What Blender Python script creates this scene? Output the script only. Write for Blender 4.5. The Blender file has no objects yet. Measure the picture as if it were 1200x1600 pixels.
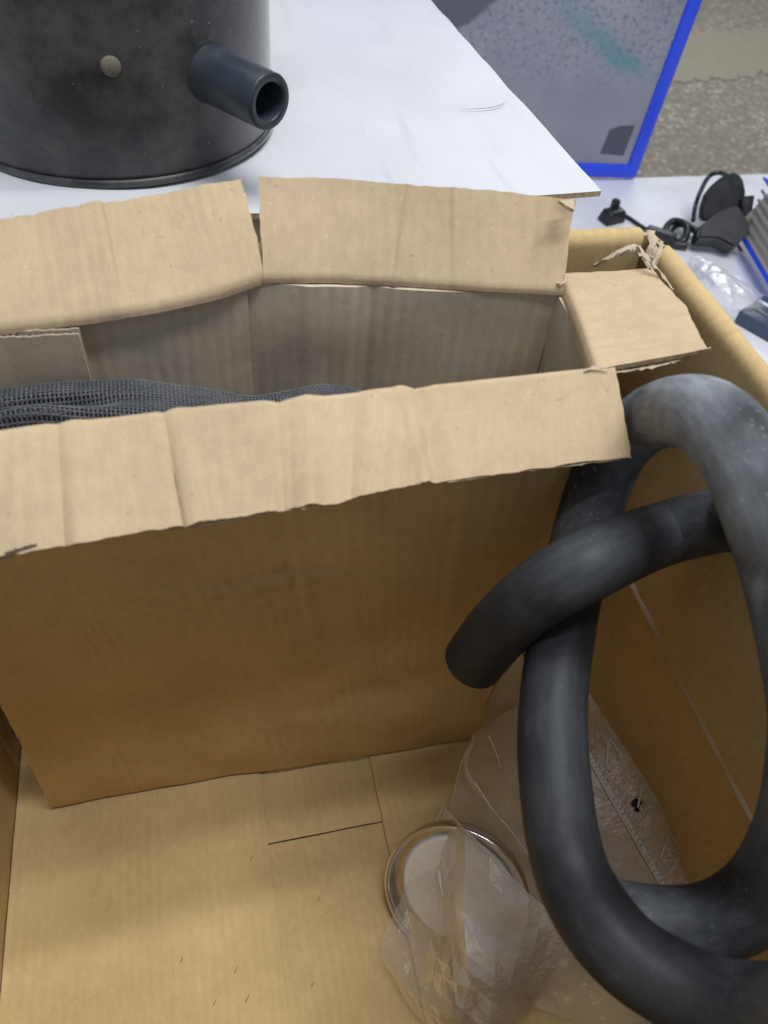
import bpy, bmesh, math, random
from mathutils import Vector, Matrix, noise
random.seed(7)
sc = bpy.context.scene
COL = sc.collection

# ------------------------------------------------------------------ camera
# world frame: x along the carton's long side, y away from the viewer, z up; table top at z = 0.80
FOC = 1202.0
ZO = 1.47                                   # eye height of the camera
def _cam_axes():
    d = Vector((477 - 600, -(1844 - 800), -FOC)).normalized()
    up = -d
    f = Vector((0, 0, -1)); Y = (f - up * f.dot(up)).normalized(); X = Y.cross(up)
    t = math.radians(17.5)
    return X * math.cos(t) + Y * math.sin(t), -X * math.sin(t) + Y * math.cos(t), up
AX = Matrix(_cam_axes())
cam = bpy.data.cameras.new('camera'); cam_o = bpy.data.objects.new('camera', cam); COL.objects.link(cam_o)
cam_o.matrix_world = Matrix.Translation((0, 0, ZO)) @ AX.to_4x4()
cam.sensor_fit = 'VERTICAL'; cam.sensor_height = 36; cam.lens = 36 * FOC / 1600
cam.clip_start = .02; cam.clip_end = 60
cam.dof.use_dof = True; cam.dof.focus_distance = .55; cam.dof.aperture_fstop = 9
sc.camera = cam_o

def ray(x, y): return AX @ Vector((x - 600, 800 - y, -FOC))
def at(x, y, z):                            # point at depth z below the eye that is seen at photo pixel x, y
    r = ray(x, y); p = r * (z / r.z); return Vector((p.x, p.y, p.z + ZO))
def atd(x, y, d):                           # the same, at a distance d
    p = ray(x, y).normalized() * d; return Vector((p.x, p.y, p.z + ZO))
def W(u, v, z): return Vector((u, v, z + ZO))

# ------------------------------------------------------------------ light
w = bpy.data.worlds.new('World'); sc.world = w; w.use_nodes = True
w.node_tree.nodes['Background'].inputs[0].default_value = (.82, .9, 1, 1)
w.node_tree.nodes['Background'].inputs[1].default_value = .35
def area(loc, target, sx, sy, power, col):
    l = bpy.data.lights.new('ceiling_or_fill_lamp', 'AREA'); l.shape = 'RECTANGLE'; l.size = sx; l.size_y = sy
    l.energy = power; l.color = col
    o = bpy.data.objects.new('ceiling_or_fill_lamp', l); COL.objects.link(o); o.location = loc
    o.rotation_euler = (Vector(target) - Vector(loc)).to_track_quat('-Z', 'Y').to_euler()
area((2.6, 4.6, 3.15), (2.2, 4.4, 0), 2.4, .3, 52, (.97, .98, 1))  # added fill lamp without a known source, brightens the far floor
for lv, lp in ((.46, 16), (.19, 10), (-.13, 21)):
    area((.50, lv, 3.15), (.50, lv, 0), 1.4, .08, lp, (.97, .98, 1))
sc.view_settings.view_transform = 'Standard'; sc.view_settings.look = 'None'
sc.view_settings.exposure = .08; sc.view_settings.gamma = 1
sc.cycles.max_bounces = 10; sc.cycles.diffuse_bounces = 6; sc.cycles.transparent_max_bounces = 24
sc.cycles.use_denoising = True; sc.cycles.caustics_reflective = False; sc.cycles.caustics_refractive = False

# ------------------------------------------------------------------ materials
class NT:
    def __init__(s, name):
        s.m = bpy.data.materials.new(name); s.m.use_nodes = True
        s.t = s.m.node_tree; s.t.nodes.clear()
        s.out = s.n('ShaderNodeOutputMaterial')
    def n(s, k, **kw):
        x = s.t.nodes.new(k)
        for a, b in kw.items(): setattr(x, a, b)
        return x
    def l(s, a, b): s.t.links.new(a, b)
    def set(s, node, **kw):
        for a, b in kw.items(): node.inputs[a.replace('_', ' ')].default_value = b
        return node
    def coord(s, which='UV', scale=(1, 1, 1), rot=(0, 0, 0)):
        c = s.n('ShaderNodeTexCoord'); m = s.n('ShaderNodeMapping')
        m.inputs['Scale'].default_value = scale; m.inputs['Rotation'].default_value = rot
        s.l(c.outputs[which], m.inputs['Vector']); return m.outputs[0]
    def noise(s, vec, scale, detail=4, rough=.6, dist=0):
        x = s.n('ShaderNodeTexNoise'); s.l(vec, x.inputs['Vector'])
        s.set(x, Scale=scale, Detail=detail, Roughness=rough, Distortion=dist); return x.outputs['Fac']
    def ramp(s, f, stops, interp='LINEAR'):
        r = s.n('ShaderNodeValToRGB'); r.color_ramp.interpolation = interp
        e = r.color_ramp.elements
        while len(e) < len(stops): e.new(.5)
        for q, (p, c) in zip(e, stops):
            q.position = p; q.color = (c, c, c, 1) if not isinstance(c, tuple) else (*c, 1)
        s.l(f, r.inputs[0]); return r.outputs[0]
    def mix(s, f, a, b, mode='MIX'):
        x = s.n('ShaderNodeMix', data_type='RGBA', blend_type=mode)
        for sock, val in ((x.inputs[0], f), (x.inputs[6], a), (x.inputs[7], b)):
            if hasattr(val, 'links'): s.l(val, sock)
            elif isinstance(val, tuple): sock.default_value = (*val, 1)
            else: sock.default_value = val
        return x.outputs[2]
    def math(s, op, a, b=0.0):
        x = s.n('ShaderNodeMath', operation=op)
        for i, val in enumerate((a, b)):
            if hasattr(val, 'links'): s.l(val, x.inputs[i])
            else: x.inputs[i].default_value = val
        return x.outputs[0]
    def bsdf(s, col, rough=.6, bump=None, bstr=.3, bdist=.001, **kw):
        b = s.n('ShaderNodeBsdfPrincipled')
        for k, v in (('Base Color', col), ('Roughness', rough)):
            if hasattr(v, 'links'): s.l(v, b.inputs[k])
            else: b.inputs[k].default_value = (*v, 1) if isinstance(v, tuple) else v
        for k, v in kw.items(): b.inputs[k.replace('_', ' ')].default_value = v
        if bump is not None:
            q = s.n('ShaderNodeBump'); s.set(q, Strength=bstr, Distance=bdist)
            s.l(bump, q.inputs['Height']); s.l(q.outputs[0], b.inputs['Normal'])
        s.l(b.outputs[0], s.out.inputs[0]); return b

def kraft(name, base=(.50, .355, .20), flute=.35, pitch=.0072, rib=.06):
    t = NT(name)
    uv = t.coord('UV'); ob = t.coord('Object')
    blot = t.noise(ob, 14, 5, .6)
    fib = t.noise(t.coord('UV', (500, 90, 1)), 1, 4, .65)
    fine = t.noise(ob, 900, 3, .7)
    mott = t.noise(ob, 120, 4, .65)
    c = t.mix(t.ramp(blot, ((.3, 0), (.7, 1))), tuple(x * .88 for x in base), tuple(min(1, x * 1.08) for x in base))
    c = t.mix(t.math('MULTIPLY', t.ramp(fib, ((.35, 0), (.7, 1))), .35), c, tuple(x * .72 for x in base))
    c = t.mix(t.math('MULTIPLY', t.ramp(mott, ((.42, 0), (.72, 1))), .35), c, tuple(min(1, x * 1.22) for x in base))
    sp = t.ramp(t.noise(ob, 420, 2, .5), ((.70, 0), (.74, 1)))
    c = t.mix(t.math('MULTIPLY', sp, .55), c, (.72, .6, .42))
    sp2 = t.ramp(t.noise(t.coord('Object', (1, 1.3, .8)), 260, 2, .5), ((.25, 1), (.29, 0)))
    c = t.mix(t.math('MULTIPLY', sp2, .3), c, (.2, .13, .07))
    scf = t.math('MULTIPLY', t.ramp(t.noise(ob, 7, 3, .5), ((.52, 0), (.72, 1))), t.ramp(t.noise(ob, 70, 5, .7), ((.4, .1), (.7, 1))))
    c = t.mix(t.math('MULTIPLY', scf, .5), c, tuple(min(1, x * 1.25 + .04) for x in base))
    # flutes telegraphing through the liner
    sx = t.n('ShaderNodeSeparateXYZ'); t.l(uv, sx.inputs[0])
    wob = t.math('MULTIPLY', t.noise(t.coord('UV', (12, 3, 1)), 1, 2), .006)
    ph = t.math('MULTIPLY', t.math('ADD', sx.outputs[0], wob), 2 * math.pi / pitch)
    fl = t.math('MULTIPLY', t.math('SINE', ph), t.ramp(t.noise(t.coord('UV', (22, 9, 1)), 1, 2), ((.4, .08), (.7, 1))))
    c = t.mix(t.math('MULTIPLY', t.math('ADD', fl, 1), rib), c, tuple(x * .55 for x in base))
    h = t.math('ADD', t.math('MULTIPLY', fl, flute), t.math('MULTIPLY', fine, .5))
    h = t.math('ADD', h, t.math('MULTIPLY', mott, .8))
    t.bsdf(c, .88, h, .42, .0007, Specular_IOR_Level=.2)
    return t.m
KRAFT = kraft('kraft_cardboard', (.54, .415, .262), .6)
KRAFT_IN = kraft('kraft_cardboard_inner', (.65, .56, .44), .9, .0080, .2)
KRAFT_BOX = kraft('kraft_cardboard_carton', (.575, .42, .205), .4, .0075, .09)
KRAFT_S = kraft('kraft_liner', (.60, .505, .385), .04)
def kraft_edge():
    t = NT('kraft_cut_edge')
    uv = t.coord('UV'); ob = t.coord('Object')
    sx = t.n('ShaderNodeSeparateXYZ'); t.l(uv, sx.inputs[0])
    ph = t.math('MULTIPLY', t.math('ADD', sx.outputs[0], t.math('MULTIPLY', t.noise(ob, 90, 2), .004)), 2 * math.pi / .0068)
    f = t.math('MULTIPLY', t.math('ADD', t.math('SINE', ph), 1), .5)
    c = t.mix(t.ramp(f, ((.2, 0), (.7, 1))), (.48, .365, .23), (.38, .28, .17))
    c = t.mix(t.ramp(t.noise(ob, 500, 3), ((.45, 0), (.7, 1))), c, (.5, .39, .26))
    t.bsdf(c, .95, t.noise(ob, 700, 3), .6, .001, Specular_IOR_Level=.1)
    return t.m
EDGE = kraft_edge()
def simple(name, col, rough=.5, dust=None, dust_amt=.5, dscale=30, bstr=.15, **kw):
    t = NT(name); ob = t.coord('Object')
    c = col
    n1 = t.noise(ob, dscale, 6, .7)
    if dust:
        msk = t.ramp(n1, ((.42, 0), (.78, 1)))
        c = t.mix(t.math('MULTIPLY', msk, dust_amt), col, dust)
        spk = t.ramp(t.noise(ob, max(300, dscale * 14), 2, .5), ((.72, 0), (.77, 1)))
        c = t.mix(t.math('MULTIPLY', spk, dust_amt * .8), c, tuple(min(1, x * 1.8) for x in dust))
    else:
        c = t.mix(t.ramp(n1, ((.3, 0), (.7, 1))), tuple(x * .9 for x in col), tuple(min(1, x * 1.06) for x in col))
    rg = t.ramp(n1, ((.3, max(.05, rough - .12)), (.8, min(1, rough + .15))))
    t.bsdf(c, rg, t.noise(ob, dscale * 20, 3), bstr, .0006, **kw)
    return t.m
def rubber():
    t = NT('black_rubber'); ob = t.coord('Object'); uv = t.coord('UV')
    sx = t.n('ShaderNodeSeparateXYZ'); t.l(uv, sx.inputs[0])
    sec = t.ramp(sx.outputs[0], ((.0, .12), (.10, .2), (.16, .32), (.22, .15), (.30, .2), (.345, .7), (.385, .4), (.42, .1), (.56, .14), (.60, .8), (.66, 1.0), (.74, 1.0), (.82, .5)))  # dust along the hose; top-arc sheen and dark deep strands painted into it
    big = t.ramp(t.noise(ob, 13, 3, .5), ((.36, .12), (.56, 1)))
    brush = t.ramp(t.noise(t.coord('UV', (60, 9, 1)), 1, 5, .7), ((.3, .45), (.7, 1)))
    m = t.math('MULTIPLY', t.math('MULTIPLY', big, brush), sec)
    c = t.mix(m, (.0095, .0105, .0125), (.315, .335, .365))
    spk = t.ramp(t.noise(ob, 420, 3, .6), ((.62, 0), (.74, 1)))
    c = t.mix(t.math('MULTIPLY', spk, t.math('MULTIPLY', sec, .7)), c, (.34, .33, .31))
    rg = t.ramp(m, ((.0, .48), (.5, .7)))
    t.bsdf(c, rg, t.noise(ob, 260, 3), .12, .0005, Specular_IOR_Level=.2)
    return t.m
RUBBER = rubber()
BUCKET = simple('black_dusty_plastic', (.020, .022, .026), .48, (.19, .185, .17), .85, 15, .15, Sheen_Weight=.5, Sheen_Roughness=.4)
SPOUT = simple('grey_blue_plastic', (.022, .030, .042), .40, (.10, .10, .10), .35, 40)
GRIT = simple('dry_grit', (.17, .155, .12), .95, (.3, .27, .2), .6, 300, .8)
WHITE_PLASTIC = simple('white_plastic', (.72, .73, .76), .35)
TABLETOP = simple('white_laminate', (.80, .81, .85), .38, None, 0, 8)
BLACK_PLASTIC = simple('black_plastic', (.012, .013, .015), .38, (.05, .05, .05), .2, 60)
BLUE = simple('blue_plastic', (.018, .065, .72), .38, None, 0, 20)
STEEL = simple('prong_metal', (.7, .68, .62), .25, None, 0, 60, Metallic=1.0)
THREAD = simple('black_mesh_thread', (.085, .09, .10), .42, (.2, .2, .205), .6, 90)
CREAM = simple('cream_print', (.52, .47, .36), .55, (.3, .28, .24), .3, 60)
GREYBAR = simple('grey_print', (.20, .20, .21), .5)
NAVY = simple('dark_blue_plastic', (.03, .05, .10), .35, (.12, .15, .2), .4, 80)
SHRED = simple('torn_paper', (.50, .40, .29), .95, (.62, .52, .4), .5, 200, .4)

def white_board():
    t = NT('white_corrugated_board'); ob = t.coord('Object')
    n = t.noise(ob, 9, 5)
    c = t.mix(t.ramp(n, ((.3, 0), (.75, 1))), (.56, .57, .60), (.625, .635, .67))
    st = t.noise(t.coord('Object', (60, 6, 1), (0, 0, math.radians(62))), 1, 4, .65)
    c = t.mix(t.math('MULTIPLY', t.ramp(st, ((.58, 0), (.8, 1))), .45), c, (.42, .43, .47))
    sp = t.ramp(t.noise(ob, 150, 2), ((.76, 0), (.79, 1)))
    c = t.mix(t.math('MULTIPLY', sp, .6), c, (.3, .3, .33))
    t.bsdf(c, .5, t.math('ADD', st, t.math('MULTIPLY', t.noise(ob, 200, 3), .3)), .35, .0012)
    return t.m
WHITE_BOARD = white_board()

def floor_mat():
    t = NT('exposed_aggregate'); ob = t.coord('Object')
    v = t.n('ShaderNodeTexVoronoi'); t.l(ob, v.inputs['Vector']); v.inputs['Scale'].default_value = 42
    b = t.n('ShaderNodeRGBToBW'); t.l(v.outputs['Color'], b.inputs[0])
    c = t.ramp(b.outputs[0], ((.2, (.26, .23, .185)), (.5, (.38, .325, .245)), (.72, (.50, .43, .33)), (.85, (.62, .58, .50))))
    gap = t.ramp(v.outputs['Distance'], ((.3, 0), (.7, 1)))
    c = t.mix(gap, c, (.24, .215, .175))
    c = t.mix(t.ramp(t.noise(ob, 3, 4), ((.35, 0), (.65, .45))), c, (.24, .215, .175))
    t.bsdf(c, .85, t.noise(ob, 60, 4), .5, .004)
    return t.m
AGG = floor_mat()
MORTAR = simple('beige_mortar', (.325, .285, .22), .9, (.40, .36, .29), .7, 14, .3)

def poster_mat():
    t = NT('poster_print'); uv = t.coord('UV')
    n = t.noise(uv, 26, 6, .75)
    base = t.mix(t.ramp(t.noise(uv, 3, 3), ((.35, 0), (.65, 1))), (.235, .24, .29), (.295, .30, .35))
    sx = t.n('ShaderNodeSeparateXYZ'); t.l(uv, sx.inputs[0])
    x, y = sx.outputs[0], sx.outputs[1]
    hi = t.ramp(t.math('ADD', y, t.math('MULTIPLY', t.noise(uv, 6, 3), .12)), ((.24, 0), (.40, 1)))
    c = t.mix(t.math('MULTIPLY', hi, t.ramp(t.noise(uv, 62, 4, .7), ((.52, 0), (.62, .7)))), base, (.12, .12, .145))
    c = t.mix(t.math('MULTIPLY', hi, t.ramp(t.noise(uv, 85, 3, .6), ((.55, 0), (.66, .4)))), c, (.40, .40, .43))
    # slanting teal streak
    s = t.math('ADD', t.math('MULTIPLY', x, .508), t.math('MULTIPLY', y, .861))
    d = t.math('ABSOLUTE', t.math('SUBTRACT', t.math('ADD', s, t.math('MULTIPLY', t.noise(uv, 14, 5, .7), .07)), .738))
    m = t.math('MULTIPLY', t.ramp(d, ((.008, 1), (.045, 0))), t.ramp(y, ((.255, 0), (.31, 1), (.40, .6), (.5, .2))))
    c = t.mix(t.math('MULTIPLY', m, .62), c, (.06, .25, .28))
    # dark stone shape at the left
    e = t.math('SUBTRACT', t.math('MULTIPLY', y, .79), t.math('MULTIPLY', x, .61))
    e = t.math('ADD', e, t.math('MULTIPLY', t.noise(uv, 10, 3), .05))
    c = t.mix(t.ramp(e, ((.115, 0), (.128, 1))), c, (.105, .105, .14))
    t.bsdf(c, .38, None, Specular_IOR_Level=.35)
    return t.m
POSTER = poster_mat()

def film(name, milk=.16, tint=(.95, .93, .90), gloss=.5, rough=.22):
    t = NT(name); ob = t.coord('Object')
    h = t.math('ADD', t.noise(ob, 45, 5, .6, .6), t.math('MULTIPLY', t.noise(ob, 260, 3), .15))
    bp = t.n('ShaderNodeBump'); t.set(bp, Strength=.55, Distance=.004); t.l(h, bp.inputs['Height'])
    tr = t.n('ShaderNodeBsdfTransparent'); tr.inputs[0].default_value = (*tint, 1)
    df = t.n('ShaderNodeBsdfDiffuse'); df.inputs[0].default_value = (.96, .95, .94, 1)
    tl = t.n('ShaderNodeBsdfTranslucent'); tl.inputs[0].default_value = (.96, .95, .94, 1)
    gl = t.n('ShaderNodeBsdfGlossy'); gl.inputs[0].default_value = (1, 1, 1, 1); gl.inputs['Roughness'].default_value = rough
    for q in (df, tl, gl): t.l(bp.outputs[0], q.inputs['Normal'])
    def mx(f, a, b):
        x = t.n('ShaderNodeMixShader')
        if hasattr(f, 'links'): t.l(f, x.inputs[0])
        else: x.inputs[0].default_value = f
        t.l(a, x.inputs[1]); t.l(b, x.inputs[2]); return x.outputs[0]
    m = mx(.5, df.outputs[0], tl.outputs[0])
    f = t.ramp(t.noise(ob, 18, 4), ((.3, milk * .6), (.75, min(1, milk * 1.5))))
    s = mx(f, tr.outputs[0], m)
    lw = t.n('ShaderNodeLayerWeight'); lw.inputs[0].default_value = .25
    t.l(bp.outputs[0], lw.inputs['Normal'])
    fr = t.math('MULTIPLY', t.math('ADD', lw.outputs['Fresnel'], .03), gloss)
    s = mx(fr, s, gl.outputs[0])
    t.l(s, t.out.inputs[0]); return t.m
FILM = film('clear_bag_film', .26, (.96, .95, .93), .5, .2)
FILM_T = film('folded_bag_film', .84, (.95, .93, .90), .4, .2)
FILM2 = film('clear_zip_film', .34, (.9, .89, .87), .5)
FILM3 = film('thin_clear_film', .35, (.97, .97, .98), .35, .3)
EMBOSS = simple('pale_print', (.46, .45, .43), .5)

def lid_mat():
    t = NT('brushed_tin'); ob = t.coord('Object')
    n = t.noise(ob, 40, 5)
    c = t.mix(t.ramp(n, ((.35, 0), (.7, 1))), (.86, .87, .90), (.93, .94, .96))
    t.bsdf(c, t.ramp(n, ((.3, .26), (.7, .38))), t.noise(ob, 500, 3), .12, .0005, Metallic=.3)
    return t.m
TIN = lid_mat()
RIM = simple('polished_tin', (.80, .80, .81), .2, None, 0, 60, .05, Metallic=1.0)

# ------------------------------------------------------------------ builders
def tag(o, label=None, cat=None, group=None, kind=None):
    if label: o['label'] = label
    if cat: o['category'] = cat
    if group: o['group'] = group
    if kind: o['kind'] = kind
    return o
def empty(name, loc, label, cat):
    o = bpy.data.objects.new(name, None); COL.objects.link(o); o.location = loc; o.empty_display_size = .05
    bpy.context.view_layer.update()
    return tag(o, label, cat)
def link(name, me, mats, parent=None):
    o = bpy.data.objects.new(name, me); COL.objects.link(o)
    for m in (mats if isinstance(mats, (list, tuple)) else [mats]): me.materials.append(m)
    if parent is not None:
        o.parent = parent
        o.matrix_parent_inverse = Matrix.Translation(-root_loc(parent))
    return o
def root_loc(p):
    v = Vector(p.location); return v if p.parent is None else v * 1
def mesh(name, vs, fs, mats, parent=None, smooth=True, uvs=None, mi=None):
    me = bpy.data.meshes.new(name); me.from_pydata([tuple(v) for v in vs], [], fs)
    if uvs:
        l = me.uv_layers.new(name='UVMap')
        for lp in me.loops: l.data[lp.index].uv = uvs[lp.vertex_index]
    if mi: me.polygons.foreach_set('material_index', mi)
    me.polygons.foreach_set('use_smooth', [smooth] * len(me.polygons))
    me.update()
    return link(name, me, mats, parent)
def bm_obj(name, bm, mats, parent=None, smooth=False):
    bmesh.ops.recalc_face_normals(bm, faces=bm.faces)
    me = bpy.data.meshes.new(name); bm.to_mesh(me); bm.free()
    me.polygons.foreach_set('use_smooth', [smooth] * len(me.polygons))
    return link(name, me, mats, parent)

def crom(pts, x):                            # Catmull-Rom at x in 0..1
    n = len(pts) - 1; f = min(max(x, 0), 1) * n; i = min(int(f), n - 1); t = f - i
    p1, p2 = pts[i], pts[i + 1]
    p0 = pts[i - 1] if i else p1 * 2 - p2
    p3 = pts[i + 2] if i + 2 <= n else p2 * 2 - p1
    return .5 * ((2 * p1) + (p2 - p0) * t + (2 * p0 - 5 * p1 + 4 * p2 - p3) * t * t + (3 * p1 - p0 - 3 * p2 + p3) * t ** 3)
def lin(pts, x):
    n = len(pts) - 1; f = min(max(x, 0), 1) * n; i = min(int(f), n - 1)
    return pts[i].lerp(pts[i + 1], f - i)
def rows_fn(rows, smooth=False, tsmooth=False, knots=None):
    g = crom if smooth else lin
    h = crom if tsmooth else lin
    n = len(rows) - 1
    def f(s, t):
        if knots:
            for k in range(n):
                if t <= knots[k + 1] or k == n - 1:
                    t = (k + (t - knots[k]) / (knots[k + 1] - knots[k])) / n; break
        return h([g(r, s) for r in rows], t)
    return f
def facets(seed, n, amp):                    # irregular buckles across a flap
    r = random.Random(seed)
    xs = [0] + sorted(r.random() for _ in range(n)) + [1]; ys = [r.uniform(-1, 1) * amp for _ in xs]
    def f(s):
        for i in range(len(xs) - 1):
            if s <= xs[i + 1]:
                a = (s - xs[i]) / max(1e-6, xs[i + 1] - xs[i])
                return ys[i] * (1 - a) + ys[i + 1] * a
        return ys[-1]
    return f

def sheet(name, fn, nu, nv, th, mats, parent=None, disp=None, rag=(0, 0, 0, 0), seed=0, rough=.0006, t0mat=1):
    """a board of thickness th over fn(s, t); rag = raggedness in metres of edges t0, t1, s0, s1"""
    P = [[fn(i / nu, j / nv) for i in range(nu + 1)] for j in range(nv + 1)]
    ls = sum((P[0][i + 1] - P[0][i]).length for i in range(nu)); lt = sum((P[j + 1][0] - P[j][0]).length for j in range(nv))
    def nz(a, b, k): return noise.noise(Vector((a * 9 + seed * 3.1, b, k))) * .6 + noise.noise(Vector((a * 37 + seed, b, k + 5))) * .5 + noise.noise(Vector((a * 130, b + seed, k + 9))) * .12
    for i in range(nu + 1):
        s = i / nu
        if rag[0]: P[0][i] += (P[0][i] - P[1][i]).normalized() * nz(s * ls * 4, 1.3, seed) * rag[0]
        if rag[1]: P[nv][i] += (P[nv][i] - P[nv - 1][i]).normalized() * nz(s * ls * 4, 2.7, seed) * rag[1]
    for j in range(nv + 1):
        t = j / nv
        if rag[2]: P[j][0] += (P[j][0] - P[j][1]).normalized() * nz(t * lt * 4, 4.3, seed) * rag[2]
        if rag[3]: P[j][nu] += (P[j][nu] - P[j][nu - 1]).normalized() * nz(t * lt * 4, 6.1, seed) * rag[3]
    def normals():
        N = []
        for j in range(nv + 1):
            row = []
            for i in range(nu + 1):
                a = P[j][min(i + 1, nu)] - P[j][max(i - 1, 0)]; b = P[min(j + 1, nv)][i] - P[max(j - 1, 0)][i]
                c = a.cross(b); row.append(c.normalized() if c.length > 1e-12 else Vector((0, 0, 1)))
            N.append(row)
        return N
    N = normals()
    for j in range(nv + 1):
        for i in range(nu + 1):
            d = noise.noise(P[j][i] * 22 + Vector((seed, 0, 0))) * rough
            if disp: d += disp(i / nu, j / nv)
            P[j][i] = P[j][i] + N[j][i] * d
    N = normals()
    vs, uv, fs, mi = [], [], [], []
    W1 = nu + 1
    for sg in (1, -1):
        base = len(vs)
        for j in range(nv + 1):
            for i in range(nu + 1):
                vs.append(P[j][i] + N[j][i] * sg * th / 2); uv.append((i / nu * ls, j / nv * lt))
        for j in range(nv):
            for i in range(nu):
                a = base + j * W1 + i
                f = (a, a + 1, a + W1 + 1, a + W1)
                fs.append(f if sg > 0 else f[::-1]); mi.append(0)
    loop = [(0, i) for i in range(nu)] + [(j, nu) for j in range(nv)] + [(nv, i) for i in range(nu, 0, -1)] + [(j, 0) for j in range(nv, 0, -1)]
    b = len(vs); run = 0
    for k, (j, i) in enumerate(loop):
        p = P[j][i]; n = N[j][i]
        q = loop[(k + 1) % len(loop)]
        vs += [p + n * th / 2, p - n * th / 2]; uv += [(run, 0), (run, th)]
        run += (P[q[0]][q[1]] - p).length
    L = len(loop)
    for k in range(L):
        a = b + 2 * k; c = b + 2 * ((k + 1) % L)
        fs.append((a, a + 1, c + 1, c)); mi.append((t0mat if k < nu else 1) if len(mats) > 1 else 0)
    return mesh(name, vs, fs, mats, parent, True, uv, mi)
def film_sheet(name, rows, nu, nv, mat, parent=None, amp=.002, seed=0, smooth=True, holes=None, flat=False):
    f = rows_fn(rows, smooth, smooth)
    P = [[f(i / nu, j / nv) for i in range(nu + 1)] for j in range(nv + 1)]
    vs = []
    for j in range(nv + 1):
        for i in range(nu + 1):
            p = P[j][i]; a = P[j][min(i + 1, nu)] - P[j][max(i - 1, 0)]; b = P[min(j + 1, nv)][i] - P[max(j - 1, 0)][i]
            n = a.cross(b); n = n.normalized() if n.length > 1e-12 else Vector((0, 0, 1))
            q = p * 28 + Vector((seed, seed * 2, 0))
            d = (1 - abs(noise.noise(q)) * 2) * amp + noise.noise(q * 3) * amp * .4
            vs.append(p + n * d)
    fs = []
    for j in range(nv):
        for i in range(nu):
            if holes and holes((i + .5) / nu, (j + .5) / nv): continue
            a = j * (nu + 1) + i
            if flat: fs += [(a, a + 1, a + nu + 2), (a, a + nu + 2, a + nu + 1)] if (i * 7 + j * 3) % 5 < 3 else [(a, a + 1, a + nu + 1), (a + 1, a + nu + 2, a + nu + 1)]
            else: fs.append((a, a + 1, a + nu + 2, a + nu + 1))
    return mesh(name, vs, fs, mat, parent, not flat)
def sweep(pts, rad, nseg, ns, name, mat, parent=None, closed_caps=True, inner=None, flat=1.0, rfn=None):
    """tube along a Catmull-Rom path; inner radius makes it hollow with cut ends"""
    C = [crom(pts, k / nseg) for k in range(nseg + 1)]
    T = [(C[min(k + 1, nseg)] - C[max(k - 1, 0)]).normalized() for k in range(nseg + 1)]
    a = Vector((0, 0, 1)) if abs(T[0].z) < .9 else Vector((1, 0, 0))
    n = (a - T[0] * a.dot(T[0])).normalized()
    rings = []
    for k in range(nseg + 1):
        n = (n - T[k] * n.dot(T[k])).normalized(); b = T[k].cross(n)
        r = rad * (rfn(k / nseg) if rfn else 1)
        rings.append((C[k], n.copy(), b, r))
    vs, fs, uvs = [], [], []
    def shell(rr, flip):
        base = len(vs)
        for kk, (c, n, b, r) in enumerate(rings):
            for q in range(ns):
                uvs.append((kk / nseg, abs(2 * q / ns - 1)))
                an = 2 * math.pi * q / ns
                vs.append(c + (n * math.cos(an) * flat + b * math.sin(an)) * rr * r)
        for k in range(nseg):
            for q in range(ns):
                p = base + k * ns + q; p2 = base + k * ns + (q + 1) % ns
                f = (p, p2, p2 + ns, p + ns); fs.append(f[::-1] if flip else f)
        return base
    o = shell(1, False)
    if inner:
        i_ = shell(inner, True)
        for k, fl in ((0, False), (nseg, True)):
            bo, bi = len(vs), len(vs) + ns
            vs.extend([vs[o + k * ns + q].copy() for q in range(ns)]); vs.extend([vs[i_ + k * ns + q].copy() for q in range(ns)]); uvs.extend([(k / nseg, .5)] * (2 * ns))
            for q in range(ns):
                q2 = (q + 1) % ns; f = (bo + q, bi + q, bi + q2, bo + q2); fs.append(f if not fl else f[::-1])
    else:
        fs.append(tuple(range(ns))[::-1]); fs.append(tuple(nseg * ns + q for q in range(ns)))
    return mesh(name, vs, fs, mat, parent, True, uvs)
def lathe(prof, n, name, mat, parent, M):
    vs, fs = [], []
    for r, z in prof:
        for q in range(n):
            a = 2 * math.pi * q / n; vs.append(M @ Vector((r * math.cos(a), r * math.sin(a), z)))
    for k in range(len(prof) - 1):
        for q in range(n):
            a = k * n + q; b = k * n + (q + 1) % n; fs.append((a, b, b + n, a + n))
    return mesh(name, vs, fs, mat, parent, True)
def rbox(name, sx, sy, sz, M, mat, parent=None, bev=.003, seg=2, taper=None, smooth=True):
    bm = bmesh.new(); bmesh.ops.create_cube(bm, size=1)
    for v in bm.verts:
        v.co = Vector((v.co.x * sx, v.co.y * sy, v.co.z * sz))
        if taper and v.co.z > 0: v.co.x *= taper; v.co.y *= taper
    if bev: bmesh.ops.bevel(bm, geom=bm.edges[:], offset=bev, segments=seg, affect='EDGES', profile=.6)
    bm.transform(M)
    o = bm_obj(name, bm, mat, parent, False)
    if smooth and bev:
        me = o.data
        me.polygons.foreach_set('use_smooth', [True] * len(me.polygons))
        try: me.set_sharp_from_angle(angle=math.radians(35))
        except Exception: pass
    return o
def frame_m(origin, x, z):
    x = x.normalized(); z = (z - x * z.dot(x)).normalized(); y = z.cross(x)
    m = Matrix((x, y, z)).transposed().to_4x4(); m.translation = origin; return m

# ------------------------------------------------------------------ setting
FZ = 0.0
def floor_tile(name, u0, u1, v0, v1, z, mat):
    n = 2
    vs = [(u0, v0, z), (u1, v0, z), (u1, v1, z), (u0, v1, z)]
    return tag(mesh(name, vs, [(0, 1, 2, 3)], mat, None, False), kind='structure')
floor_tile('floor', -8, 12, -6, 14, FZ, AGG)
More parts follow.
